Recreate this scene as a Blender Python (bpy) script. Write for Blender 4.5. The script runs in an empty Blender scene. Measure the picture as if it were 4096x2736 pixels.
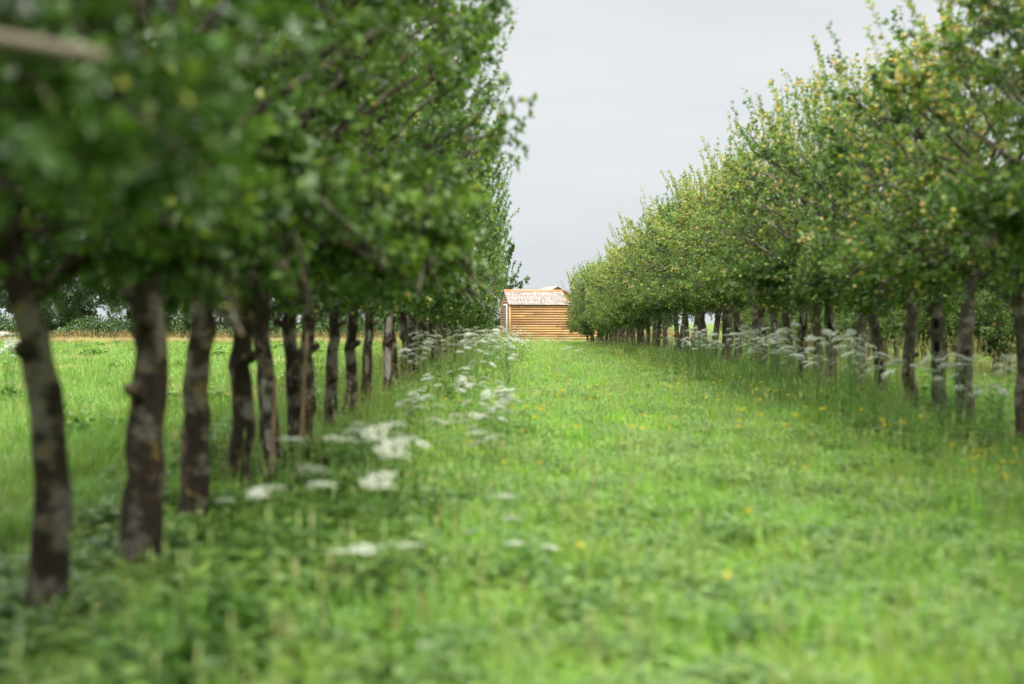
import bpy, math, random
import numpy as np
from mathutils import Vector

S = bpy.context.scene
COL = S.collection
R = math.radians
CAM_H = 1.55

# ------------------------------------------------------------------ helpers
def nodes_of(name):
    m = bpy.data.materials.new(name); m.use_nodes = True
    nt = m.node_tree; nt.nodes.clear()
    out = nt.nodes.new('ShaderNodeOutputMaterial')
    return m, nt, out

def N(nt, kind, **kw):
    n = nt.nodes.new(kind)
    for k, v in kw.items():
        if k in n.inputs.keys(): n.inputs[k].default_value = v
        else: setattr(n, k, v)
    return n

def L(nt, a, b): nt.links.new(a, b)

def ramp(nt, fac, stops, interp='LINEAR'):
    r = nt.nodes.new('ShaderNodeValToRGB'); cr = r.color_ramp; cr.interpolation = interp
    while len(cr.elements) < len(stops): cr.elements.new(0.5)
    for e, (p, c) in zip(cr.elements, stops):
        e.position = p; e.color = (c[0], c[1], c[2], 1)
    L(nt, fac, r.inputs[0]); return r.outputs[0]

def mixc(nt, fac, a, b, mode='MIX'):
    m = nt.nodes.new('ShaderNodeMix'); m.data_type = 'RGBA'; m.blend_type = mode
    for sock, v in ((m.inputs[0], fac), (m.inputs[6], a), (m.inputs[7], b)):
        if hasattr(v, 'is_output'): L(nt, v, sock)
        elif isinstance(v, (int, float)): sock.default_value = v
        else: sock.default_value = (v[0], v[1], v[2], 1)
    return m.outputs[2]

def math_(nt, op, a, b=None, c=None, clamp=False):
    m = nt.nodes.new('ShaderNodeMath'); m.operation = op; m.use_clamp = clamp
    for i, v in enumerate((a, b, c)):
        if v is None: continue
        if hasattr(v, 'is_output'): L(nt, v, m.inputs[i])
        else: m.inputs[i].default_value = v
    return m.outputs[0]

def maprange(nt, v, a, b, c, d):
    m = nt.nodes.new('ShaderNodeMapRange')
    L(nt, v, m.inputs[0])
    for i, x in enumerate((a, b, c, d)): m.inputs[i+1].default_value = x
    return m.outputs[0]

def noise(nt, scale, detail=3, rough=.55, vec=None, coord='Object'):
    n = nt.nodes.new('ShaderNodeTexNoise')
    n.inputs['Scale'].default_value = scale; n.inputs['Detail'].default_value = detail
    n.inputs['Roughness'].default_value = rough
    if vec is None:
        vec = nt.nodes.new('ShaderNodeTexCoord').outputs[coord]
    L(nt, vec, n.inputs['Vector']); return n.outputs[0]

def scaled(nt, sx, sy, sz, coord='Object'):
    t = nt.nodes.new('ShaderNodeTexCoord'); m = nt.nodes.new('ShaderNodeMapping')
    m.inputs['Scale'].default_value = (sx, sy, sz)
    L(nt, t.outputs[coord], m.inputs[0]); return m.outputs[0]

class MB:
    """collects vertices, faces, per-face material and tone"""
    def __init__(s): s.v=[]; s.f={3:[],4:[]}; s.m={3:[],4:[]}; s.t={3:[],4:[]}; s.n=0
    def add(s, v, f, mat=0, tone=0.5):
        v = np.asarray(v, dtype=np.float32).reshape(-1,3); f = np.asarray(f, dtype=np.int64)
        k = f.shape[1]
        s.v.append(v); s.f[k].append(f + s.n); s.n += len(v)
        s.m[k].append(np.full(len(f), mat, dtype=np.int32))
        s.t[k].append(np.broadcast_to(np.asarray(tone, dtype=np.float32), (len(f),)).copy())
    def merge(s, o, xf=None):
        if not o.v: return
        v = np.concatenate(o.v)
        if xf is not None: v = v @ xf[0].T + xf[1]
        s.v.append(v.astype(np.float32))
        for k in (3,4):
            for a,b,c in zip(o.f[k], o.m[k], o.t[k]):
                s.f[k].append(a+s.n); s.m[k].append(b); s.t[k].append(c)
        s.n += len(v)
    def mesh(s, name, mats, smooth=False):
        me = bpy.data.meshes.new(name)
        v = np.concatenate(s.v)
        cat = lambda d,k,w: np.concatenate(d[k]) if d[k] else np.zeros((0,)+w)
        f3 = cat(s.f,3,(3,)).astype(np.int32); f4 = cat(s.f,4,(4,)).astype(np.int32)
        loops = np.concatenate([f3.ravel(), f4.ravel()]).astype(np.int32)
        starts = np.concatenate([np.arange(len(f3))*3, len(f3)*3+np.arange(len(f4))*4]).astype(np.int32)
        me.vertices.add(len(v)); me.vertices.foreach_set('co', v.ravel())
        me.loops.add(len(loops)); me.loops.foreach_set('vertex_index', loops)
        me.polygons.add(len(starts)); me.polygons.foreach_set('loop_start', starts)
        for m in mats: me.materials.append(m)
        me.polygons.foreach_set('material_index', np.concatenate([cat(s.m,3,()),cat(s.m,4,())]).astype(np.int32))
        me.update(calc_edges=True)
        if smooth: me.polygons.foreach_set('use_smooth', np.ones(len(starts), dtype=bool))
        a = me.attributes.new('tone','FLOAT','FACE')
        a.data.foreach_set('value', np.concatenate([cat(s.t,3,()),cat(s.t,4,())]).astype(np.float32))
        return me
    def build(s, name, mats, parent=None, smooth=False):
        return link(name, s.mesh(name, mats, smooth), parent)

def link(name, me, parent=None, loc=None):
    o = bpy.data.objects.new(name, me); COL.objects.link(o)
    if parent: o.parent = parent
    if loc is not None: o.location = loc
    return o

def tag(o, label=None, cat=None, group=None, kind=None):
    if label: o['label'] = label
    if cat: o['category'] = cat
    if group: o['group'] = group
    if kind: o['kind'] = kind
    return o

def unit(v):
    v = np.asarray(v, dtype=float); n = np.linalg.norm(v, axis=-1, keepdims=True)
    return v/np.maximum(n, 1e-9)

def tube(mb, P, rad, sides=8, mat=0, tone=.5, bump=None, cap=True):
    P = np.asarray(P, dtype=float); n = len(P); rad = np.broadcast_to(np.asarray(rad, float), (n,))
    T = unit(np.gradient(P, axis=0))
    ref = np.array([1.,0,0]) if abs(T[0][0]) < .9 else np.array([0,1.,0])
    U = unit(ref - T*(T@ref)[:,None]); V = np.cross(T, U)
    a = np.linspace(0, 2*np.pi, sides, endpoint=False)
    ring = U[:,None,:]*np.cos(a)[None,:,None] + V[:,None,:]*np.sin(a)[None,:,None]
    r = rad[:,None]*np.ones((1,sides))
    if bump is not None: r = r*bump
    verts = (P[:,None,:] + ring*r[:,:,None]).reshape(-1,3)
    i = np.arange(n-1)[:,None]*sides; j = np.arange(sides)[None,:]; k = (j+1)%sides
    f = np.stack([i+j, i+k, i+sides+k, i+sides+j], -1).reshape(-1,4)
    base = mb.n
    mb.add(verts, f, mat, tone)
    if cap:
        for rr, c, flip in ((0, P[0], True), (n-1, P[-1], False)):
            idx = base + rr*sides + np.arange(sides)
            cv = mb.n; mb.v.append(np.array([c], dtype=np.float32)); mb.n += 1
            tri = np.stack([idx, np.roll(idx,-1), np.full(sides, cv)], -1)
            if flip: tri = tri[:, ::-1]
            mb.f[3].append(tri); mb.m[3].append(np.full(sides, mat, dtype=np.int32)); mb.t[3].append(np.full(sides, .5, dtype=np.float32))

def leaves(mb, pos, d, n, ln, wd, mat=0, tone=.5, fold=.18, droop=.12):
    """many folded leaves: base, two shoulders each side, tip"""
    d = unit(d); s = unit(np.cross(d, n)); n = np.cross(s, d)
    ln = np.asarray(ln)[:,None]; wd = np.asarray(wd)[:,None]
    b = pos
    t = pos + d*ln - n*ln*droop
    l1 = pos + d*ln*.33 + s*wd*.5 + n*wd*fold; r1 = pos + d*ln*.33 - s*wd*.5 + n*wd*fold
    l2 = pos + d*ln*.70 + s*wd*.40 + n*(wd*fold*.8 - ln*droop*.4); r2 = pos + d*ln*.70 - s*wd*.40 + n*(wd*fold*.8 - ln*droop*.4)
    V = np.stack([b,l1,l2,t,r2,r1], 1).reshape(-1,3)
    k = np.arange(len(pos))[:,None]*6
    f = np.concatenate([k+np.array([[0,1,2,3]]), k+np.array([[0,3,4,5]])], 1).reshape(-1,4)
    mb.add(V, f, mat, np.repeat(np.broadcast_to(tone, (len(pos),)), 2))

def box(mb, x0, x1, y0, y1, z0, z1, mat=0, tone=.5):
    v = [(x,y,z) for z in (z0,z1) for y in (y0,y1) for x in (x0,x1)]
    f = [(0,2,3,1),(4,5,7,6),(0,1,5,4),(2,6,7,3),(0,4,6,2),(1,3,7,5)]
    mb.add(v, f, mat, tone)

# ------------------------------------------------------------------ materials
def leaf_material(name, dark, light, yellow, ysplit=.93, trans=.4, obj_var=.25):
    m, nt, out = nodes_of(name)
    at = N(nt, 'ShaderNodeAttribute', attribute_name='tone')
    oi = N(nt, 'ShaderNodeObjectInfo')
    c = ramp(nt, at.outputs['Fac'], [(0, dark), (ysplit-.05, light), (ysplit, light), (min(1,ysplit+.03), yellow), (1, yellow)])
    hs = N(nt, 'ShaderNodeHueSaturation')
    L(nt, maprange(nt, oi.outputs['Random'], 0, 1, .5-.022*obj_var*4, .5+.012*obj_var*4), hs.inputs['Hue'])
    L(nt, maprange(nt, oi.outputs['Random'], 0, 1, 1+obj_var, 1-obj_var), hs.inputs['Value'])
    L(nt, c, hs.inputs['Color'])
    c = hs.outputs[0]
    p = N(nt, 'ShaderNodeBsdfPrincipled', Roughness=.38)
    p.inputs['Specular IOR Level'].default_value = .55
    L(nt, c, p.inputs['Base Color'])
    t = N(nt, 'ShaderNodeBsdfTranslucent')
    L(nt, mixc(nt, 1, c, (1.15,1.25,.55), 'MULTIPLY'), t.inputs['Color'])
    ms = N(nt, 'ShaderNodeMixShader'); ms.inputs[0].default_value = trans
    L(nt, p.outputs[0], ms.inputs[1]); L(nt, t.outputs[0], ms.inputs[2])
    L(nt, ms.outputs[0], out.inputs[0])
    return m

M = {}
M['leaf'] = leaf_material('apple_leaf', (.022,.063,.012), (.175,.305,.055), (.48,.50,.10), .94, .32, .16)
M['leaf_ripe'] = leaf_material('apple_leaf_turning', (.05,.11,.026), (.29,.42,.105), (.62,.45,.14), .88, .38, .14)
M['hedge_leaf'] = leaf_material('hedge_leaf', (.022,.055,.015), (.06,.115,.03), (.12,.2,.05), .95, .3, .1)
M['far_leaf'] = leaf_material('field_tree_leaf', (.035,.075,.03), (.10,.17,.055), (.2,.26,.08), .95, .3, .15)
M['weed_leaf'] = leaf_material('weed_leaf', (.06,.135,.03), (.24,.40,.10), (.36,.46,.12), .95, .4, .25)
M['fern_leaf'] = leaf_material('cow_parsley_leaf', (.07,.17,.03), (.15,.29,.06), (.25,.35,.08), .95, .4, .15)

def grass_material(name, dark, light, straw, straw_at, patch):
    m, nt, out = nodes_of(name)
    at = N(nt, 'ShaderNodeAttribute', attribute_name='tone')
    oi = N(nt, 'ShaderNodeObjectInfo')
    geo = N(nt, 'ShaderNodeNewGeometry')
    c = ramp(nt, at.outputs['Fac'], [(0, dark), (straw_at-.04, light), (straw_at, light), (min(1, straw_at+.04), straw), (1, straw)])
    pn = noise(nt, .55, 3, .6, geo.outputs['Position'])
    pf = maprange(nt, pn, .35, .65, 0, 1)
    c = mixc(nt, pf, c, mixc(nt, 1, c, patch, 'MULTIPLY'))
    hs = N(nt, 'ShaderNodeHueSaturation')
    L(nt, maprange(nt, oi.outputs['Random'], 0, 1, .475, .515), hs.inputs['Hue'])
    L(nt, maprange(nt, oi.outputs['Random'], 0, 1, .75, 1.25), hs.inputs['Value'])
    L(nt, c, hs.inputs['Color']); c = hs.outputs[0]
    p = N(nt, 'ShaderNodeBsdfPrincipled', Roughness=.5)
    p.inputs['Specular IOR Level'].default_value = .35
    L(nt, c, p.inputs['Base Color'])
    t = N(nt, 'ShaderNodeBsdfTranslucent'); L(nt, mixc(nt, 1, c, (1.1,1.2,.7), 'MULTIPLY'), t.inputs['Color'])
    ms = N(nt, 'ShaderNodeMixShader'); ms.inputs[0].default_value = .4
    L(nt, p.outputs[0], ms.inputs[1]); L(nt, t.outputs[0], ms.inputs[2]); L(nt, ms.outputs[0], out.inputs[0])
    return m

M['grass'] = grass_material('meadow_grass', (.18,.33,.035), (.46,.65,.09), (.60,.58,.24), .94, (.80,1.0,1.15))
M['long_grass'] = grass_material('long_grass', (.10,.22,.05), (.25,.44,.11), (.45,.40,.19), .95, (1.15,1.1,.8))
M['field_grass'] = grass_material('field_grass', (.10,.21,.04), (.22,.39,.075), (.44,.37,.20), .86, (1.25,1.0,1.1))
M['dry_grass'] = grass_material('dry_grass', (.30,.24,.10), (.62,.48,.25), (.70,.45,.22), .9, (.9,1.05,.9))

def bark_material(name, base, mid, pale, lichen, lich_amt):
    m, nt, out = nodes_of(name)
    oi = N(nt, 'ShaderNodeObjectInfo')
    tc = N(nt, 'ShaderNodeTexCoord')
    off = N(nt, 'ShaderNodeVectorMath', operation='ADD')
    L(nt, tc.outputs['Object'], off.inputs[0])
    cmb = N(nt, 'ShaderNodeCombineXYZ')
    L(nt, math_(nt, 'MULTIPLY', oi.outputs['Random'], 37.), cmb.inputs[0]); L(nt, math_(nt, 'MULTIPLY', oi.outputs['Random'], 13.), cmb.inputs[2])
    L(nt, cmb.outputs[0], off.inputs[1])
    v = off.outputs[0]
    mp = N(nt, 'ShaderNodeMapping'); mp.inputs['Scale'].default_value = (1,1,.35); L(nt, v, mp.inputs[0])
    fine = noise(nt, 38, 5, .65, mp.outputs[0]); blot = noise(nt, 5.5, 4, .6, v); bl2 = noise(nt, 11, 4, .65, v)
    c = ramp(nt, fine, [(.3, base), (.68, mid)])
    c = mixc(nt, maprange(nt, blot, .49, .62, 0, .85), c, mixc(nt, fine, pale, (pale[0]*.55, pale[1]*.52, pale[2]*.5)))
    c = mixc(nt, math_(nt, 'MULTIPLY', maprange(nt, bl2, .56, .66, 0, 1), lich_amt), c, lichen)
    bv = N(nt, 'ShaderNodeHueSaturation'); L(nt, c, bv.inputs['Color']); L(nt, maprange(nt, oi.outputs['Random'],0,1,.75,1.3), bv.inputs['Value'])
    p = N(nt, 'ShaderNodeBsdfPrincipled', Roughness=.9); p.inputs['Specular IOR Level'].default_value = .2
    L(nt, bv.outputs[0], p.inputs['Base Color'])
    b = N(nt, 'ShaderNodeBump'); b.inputs['Strength'].default_value = .8; b.inputs['Distance'].default_value = .02
    L(nt, math_(nt, 'ADD', fine, blot), b.inputs['Height']); L(nt, b.outputs[0], p.inputs['Normal'])
    L(nt, p.outputs[0], out.inputs[0]); return m

M['bark'] = bark_material('apple_bark', (.018,.013,.009), (.052,.038,.027), (.28,.25,.215), (.20,.135,.025), .65)
M['bark_grey'] = bark_material('apple_bark_grey', (.035,.028,.022), (.11,.09,.07), (.32,.28,.24), (.19,.15,.05), .3)

def plain(name, col, rough=.6, var=.0, scale=30, spec=.3):
    m, nt, out = nodes_of(name)
    p = N(nt, 'ShaderNodeBsdfPrincipled', Roughness=rough); p.inputs['Specular IOR Level'].default_value = spec
    if var:
        f = noise(nt, scale, 3)
        L(nt, ramp(nt, f, [(.3, [x*(1-var) for x in col]), (.7, [min(1,x*(1+var)) for x in col])]), p.inputs['Base Color'])
    else: p.inputs['Base Color'].default_value = (*col, 1)
    L(nt, p.outputs[0], out.inputs[0]); return m

def petal(name, col, trans=.35):
    m, nt, out = nodes_of(name)
    at = N(nt, 'ShaderNodeAttribute', attribute_name='tone')
    c = ramp(nt, at.outputs['Fac'], [(0, [x*.8 for x in col]), (1, col)])
    p = N(nt, 'ShaderNodeBsdfDiffuse'); L(nt, c, p.inputs[0])
    t = N(nt, 'ShaderNodeBsdfTranslucent'); L(nt, c, t.inputs[0])
    ms = N(nt, 'ShaderNodeMixShader'); ms.inputs[0].default_value = trans
    L(nt, p.outputs[0], ms.inputs[1]); L(nt, t.outputs[0], ms.inputs[2]); L(nt, ms.outputs[0], out.inputs[0]); return m

M['white_petal'] = petal('umbel_white', (.70,.72,.61))
M['yellow_petal'] = petal('buttercup_yellow', (.92,.68,.035))
M['green_stem'] = plain('green_stem', (.13,.24,.055), .6, .25)
M['stake_wood'] = plain('stake_wood', (.33,.22,.14), .8, .3, 12)
M['cut_wood'] = plain('cut_wood', (.15,.12,.09), .8, .25, 20)

def apple_material():
    m, nt, out = nodes_of('apple_skin')
    at = N(nt, 'ShaderNodeAttribute', attribute_name='tone'); f = noise(nt, 14, 2)
    c = ramp(nt, at.outputs['Fac'], [(0, (.34,.42,.06)), (.5, (.50,.50,.09)), (.85, (.58,.42,.13)), (1, (.56,.27,.13))])
    c = mixc(nt, maprange(nt, f, .45, .65, 0, .5), c, (.60,.34,.09))
    p = N(nt, 'ShaderNodeBsdfPrincipled', Roughness=.35); L(nt, c, p.inputs['Base Color']); L(nt, p.outputs[0], out.inputs[0]); return m
M['apple'] = apple_material()

def timber(name, a, b, knot, dark=1.):
    m, nt, out = nodes_of(name)
    at = N(nt, 'ShaderNodeAttribute', attribute_name='tone')
    g = noise(nt, 7, 6, .65, scaled(nt, .35, 1, 9)); kn = noise(nt, 2.6, 2, .5, scaled(nt, 1, 1, 2.5)); big = noise(nt, .9, 3)
    c = ramp(nt, g, [(.3, a), (.7, b)])
    c = mixc(nt, maprange(nt, kn, .68, .74, 0, .7), c, knot)
    c = mixc(nt, maprange(nt, big, .5, .75, 0, .35), c, [x*.6 for x in a])
    hs = N(nt, 'ShaderNodeHueSaturation'); L(nt, c, hs.inputs['Color'])
    L(nt, maprange(nt, at.outputs['Fac'], 0, 1, .74*dark, 1.22*dark), hs.inputs['Value']); L(nt, maprange(nt, at.outputs['Fac'], 0, 1, .492, .506), hs.inputs['Hue'])
    p = N(nt, 'ShaderNodeBsdfPrincipled', Roughness=.65); L(nt, hs.outputs[0], p.inputs['Base Color'])
    bp = N(nt, 'ShaderNodeBump'); bp.inputs['Strength'].default_value = .25; bp.inputs['Distance'].default_value = .01
    L(nt, g, bp.inputs['Height']); L(nt, bp.outputs[0], p.inputs['Normal'])
    L(nt, p.outputs[0], out.inputs[0]); return m
M['larch'] = timber('larch_board', (.40,.20,.075), (.55,.31,.13), (.19,.085,.03))
M['larch_brown'] = timber('larch_board_brown', (.30,.17,.10), (.42,.26,.16), (.15,.07,.04))  # greyer, darker boards than the front wall
M['shingle'] = timber('cedar_shingle', (.31,.255,.215), (.46,.405,.36), (.28,.17,.09))
M['cedar_trim'] = timber('cedar_trim', (.42,.16,.045), (.55,.24,.07), (.2,.08,.03))
M['lap_shade'] = plain('board_lap_shade', (.10,.055,.025), .9, .2, 6)  # dark brown stands in for the shadow under each board lap
M['pipe'] = plain('pale_plastic_pipe', (.72,.74,.76), .35, 0)

def ground_material():
    m, nt, out = nodes_of('meadow_soil')
    geo = N(nt, 'ShaderNodeNewGeometry'); P = geo.outputs['Position']
    a = noise(nt, .35, 5, .6, P); b = noise(nt, 9, 5, .65, P); d = noise(nt, .09, 4, .6, P)
    c = ramp(nt, b, [(.3, (.05,.085,.018)), (.7, (.16,.26,.05))])
    c = mixc(nt, maprange(nt, a, .52, .66, 0, .7), c, ramp(nt, b, [(.3, (.20,.17,.07)), (.7, (.38,.32,.15))]))
    c = mixc(nt, maprange(nt, d, .5, .7, 0, .6), c, (.13,.23,.04))
    p = N(nt, 'ShaderNodeBsdfPrincipled', Roughness=.95); p.inputs['Specular IOR Level'].default_value = .1
    L(nt, c, p.inputs['Base Color'])
    L(nt, p.outputs[0], out.inputs[0]); return m
M['ground'] = ground_material()

# ------------------------------------------------------------------ ground
g = MB()
xs = np.concatenate([[-2500,-900,-300,-120], np.linspace(-60,60,81), [120,300,900,2500]])
ys = np.concatenate([[-2500,-600,-150], np.linspace(-30,130,107), [180,300,900,2500]])
X, Y = np.meshgrid(xs, ys)
Z = .03*np.sin(X*.9+1)*np.sin(Y*.7)*np.exp(-(np.abs(X)/80)**2) - .02
V = np.stack([X,Y,Z],-1).reshape(-1,3); w = len(xs)
i = (np.arange(len(ys)-1)[:,None]*w + np.arange(w-1)[None,:]).ravel()
g.add(V, np.stack([i,i+1,i+w+1,i+w],-1))
tag(g.build('ground', [M['ground']], smooth=True), kind='structure')

# ------------------------------------------------------------------ apple trees
def make_tree(seed, leafmat, barkmat, H=6.1, a=2.25, b=1.75, clear=1.4, n_twig=820, lsize=.068, droop=7, gold=0., sel=(.5,1.5), n_app=80, lean=(0,0), shoots=16, rad=.115, low=-.35, fork=False):
    rg = np.random.default_rng(seed)
    cz = (H+clear)/2 + .05; c = (H-clear)/2
    cen = np.array([lean[0]*.8, lean[1]*.8, cz]); ax = np.array([a,b,c])
    tr = MB(); cr = MB(); ap = MB()
    # trunk
    n = 30; t = np.linspace(0,1,n); zz = -.12 + t*(H*.70)
    wob = np.cumsum(rg.normal(0,.013,(n,2)),0); wob = (wob - wob[:1])
    sx = lean[0]*t**1.3 + wob[:,0] + .05*np.sin(t*7+rg.uniform(0,6)); sy = lean[1]*t**1.3 + wob[:,1]
    P = np.stack([sx-sx[1], sy-sy[1], zz],-1)
    r = rad*(1-.72*t**1.15) + rad*.55*np.exp(-(zz+.1)/.15)
    sides = 18
    bump = 1 + .05*rg.normal(size=(n,sides)); ang = np.arange(sides)*2*np.pi/sides
    bump += .09*np.sin(2*ang+rg.uniform(0,6))[None,:] + .06*np.sin(3*ang[None,:]+zz[:,None]*1.8)
    for _ in range(6):
        k0, s0 = rg.uniform(.3,2.0), rg.uniform(0,2*np.pi)
        dz = (zz-k0)[:,None]/.07; da = ((ang-s0+np.pi)%(2*np.pi)-np.pi)[None,:]/.45
        bump += rg.uniform(.15,.32)*np.exp(-dz**2-da**2)
    tube(tr, P, r, sides, 0, bump=bump)
    for _ in range(rg.integers(1,4)):     # pruned stubs
        k = int(np.searchsorted(zz, rg.uniform(min(.8,clear*.5),clear))); an = rg.uniform(0,6.28)
        d = np.array([math.cos(an), math.sin(an), .5]); ln = rg.uniform(.14,.22)
        tube(tr, np.stack([P[k]+d*q for q in np.linspace(0.02,ln,5)]), np.linspace(.045,.034,5), 8, 0, bump=1+.08*rg.normal(size=(5,8)))
    skel = []
    NRM = lambda p: (np.sum(np.abs((p-cen)/ax)**2.25))**(1/2.25)
    nl = 15
    for k in range(nl):
        u = (k+.3)/nl; z0 = clear+.1 + u**1.1*(H*.66-clear-.25)
        i0 = min(n-2, int(np.searchsorted(zz, z0))); p0 = P[i0]
        az = k*2.4 + rg.uniform(-.4,.4); el = low + u*1.45 + rg.uniform(-.12,.12)
        d = np.array([math.cos(az)*math.cos(el), math.sin(az)*math.cos(el), math.sin(el)])
        tip = cen + d*ax*rg.uniform(.72,.92)
        mid = p0*.45 + tip*.55 + np.array([0,0,.22+.15*rg.normal()]) + rg.normal(0,.12,3)
        q = np.linspace(0,1,12)[:,None]
        pts = (1-q)**2*p0 + 2*q*(1-q)*mid + q*q*tip; pts[1:-1] += rg.normal(0,.022,(10,3))
        r0 = max(.02, min(.05, r[i0]*.62))
        tube(tr, pts, np.linspace(r0, .011, 12), 7, 0, bump=1+.08*rg.normal(size=(12,7)))
        skel.append(pts[2:])
    for k in range(droop):                 # low branches hanging outward
        i0 = min(n-2, int(np.searchsorted(zz, rg.uniform(clear+.25, clear+.9)))); p0 = P[i0]; az = k*2.1+rg.uniform(-.4,.4)
        d = np.array([math.cos(az)*a*rg.uniform(.55,.85), math.sin(az)*b*rg.uniform(.55,.85), 0]); tip = p0+d; tip[2] = clear+rg.uniform(-.05,.35); mid = p0+d*.55; mid[2] = p0[2]+.3
        q = np.linspace(0,1,12)[:,None]; pts = (1-q)**2*p0 + 2*q*(1-q)*mid + q*q*tip; pts[1:-1] += rg.normal(0,.02,(10,3))
        tube(tr, pts, np.linspace(.024,.007,12), 6, 0); skel.append(pts[3:]); skel.append(pts[5:])
    sk = np.concatenate(skel)
    lump = rg.normal(size=(7,3)); lump = unit(lump)
    def inside_scale(p):
        d = unit((p-cen)/ax); return 1 + .16*np.sum(np.sin(2.6*d@lump.T*2.2 + np.arange(7)),-1)/2.2
    # secondary branches
    sec = []
    for k in range(130):
        p0 = sk[rg.integers(len(sk))]
        out = unit((p0-cen)/ax) + rg.normal(0,.75,3) + np.array([0,0,.15])
        ln = rg.uniform(.35,.95); tip = p0 + unit(out)*ln
        e = NRM(tip)
        mx = inside_scale(tip[None])[0]*.97
        if e > mx: tip = cen + (tip-cen)*mx/e
        q = np.linspace(0,1,6)[:,None]; pts = p0*(1-q)+tip*q + np.array([0,0,.06])*np.sin(q*np.pi); pts[1:-1] += rg.normal(0,.02,(4,3))
        tube(tr, pts, np.linspace(.011,.004,6), 4, 0, cap=False); sec.append(pts[1:])
    sk2 = np.concatenate(sec + [s[4:] for s in skel])
    # twigs with leaves
    LP=[]; LD=[]; LN=[]; LL=[]; LT=[]
    def twig(p0, tip, nleaf, size, tone0):
        q = np.linspace(0,1,4)[:,None]; pts = p0*(1-q)+tip*q
        tube(cr, pts, np.linspace(.0045,.002,4), 3, 1, cap=False)
        tt = rg.uniform(.05,1.0,nleaf)**.8; base = p0 + (tip-p0)*tt[:,None]
        td = unit(tip-p0)
        rd = unit(rg.normal(size=(nleaf,3))); rd = unit(rd - td*(rd@td)[:,None])
        d = unit(td*rg.uniform(.15,.9,(nleaf,1)) + rd*1.0 + np.array([0,0,.15]))
        nn = unit(np.array([0,0,1.]) + rg.normal(0,.55,(nleaf,3)))
        LP.append(base); LD.append(d); LN.append(nn); LL.append(rg.uniform(.75,1.25,nleaf)*size); LT.append(np.clip(tone0+rg.normal(0,.17,nleaf), 0, .9))
    fruit = []
    for k in range(n_twig):
        p0 = sk2[rg.integers(len(sk2))]
        od = unit((p0-cen)/ax)
        d = unit(od*.55 + rg.normal(0,.65,3) + np.array([0,0,.28])); tip = p0 + d*rg.uniform(.2,.46)
        e = NRM(tip); mx = inside_scale(tip[None])[0]*1.06
        if e > mx: tip = cen + (tip-cen)*mx/e
        twig(p0, tip, 19, lsize, rg.uniform(.2,.65))
        if e > .62: fruit.append(tip)
    for k in range(shoots):                # water shoots sticking out of the top and sides
        el = rg.uniform(*sel); az = rg.uniform(0,6.28)
        d = np.array([math.cos(az)*math.cos(el), math.sin(az)*math.cos(el), math.sin(el)])
        p0 = cen + d*ax*.86; up = unit(d*np.array([.6,.6,.2]) + np.array([0,0,1]) + rg.normal(0,.16,3))
        twig(p0, p0 + up*rg.uniform(.45,1.15), 38, lsize, rg.uniform(.45,.7))
    LP=np.concatenate(LP); LD=np.concatenate(LD); LN=np.concatenate(LN); LL=np.concatenate(LL); LT=np.concatenate(LT)
    yl = rg.random(len(LT)); hz = np.clip((LP[:,2]-2.6)/3.2,0,1); LT = np.where(yl < .035 + gold*hz**1.3*(.4+.6*(np.sin(LP[:,0]*3.1+LP[:,1]*2.3+seed)>.1)), np.clip(.95+rg.normal(0,.03,len(LT)),.9,1), LT)
    leaves(cr, LP, LD, LN, LL, LL*rg.uniform(.5,.64,len(LL)), 0, LT)
    # apples: little lathe balls with a dimple
    lat = np.linspace(0, np.pi, 6); prof = [(.10,.78),(.62,.95),(1.,.25),(.88,-.45),(.5,-.9),(.08,-.78)]
    for k in range(n_app):
        c0 = fruit[rg.integers(len(fruit))] + rg.normal(0,.03,3) - np.array([0,0,.05]); rr = rg.uniform(.019,.028)
        ang7 = np.arange(8)*2*np.pi/8
        vv = np.array([[x*math.cos(q)*rr, x*math.sin(q)*rr, z*rr*.92] for x,z in prof for q in ang7]) + c0
        ii = np.arange(5)[:,None]*8; jj = np.arange(8)[None,:]; kk=(jj+1)%8
        ap.add(vv, np.stack([ii+kk, ii+jj, ii+8+jj, ii+8+kk],-1).reshape(-1,4), 0, rg.uniform(0,1))
    nm = f'apple_tree_{seed}'
    k6 = int(np.searchsorted(zz, .65))
    return dict(mid=P[k6,:2].copy(), P=P, r=r, trunk=tr.mesh('trunk', [M[barkmat]], True), crown=cr.mesh('crown', [M[leafmat], M[barkmat]]), apples=ap.mesh('apples', [M['apple']], True))

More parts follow.
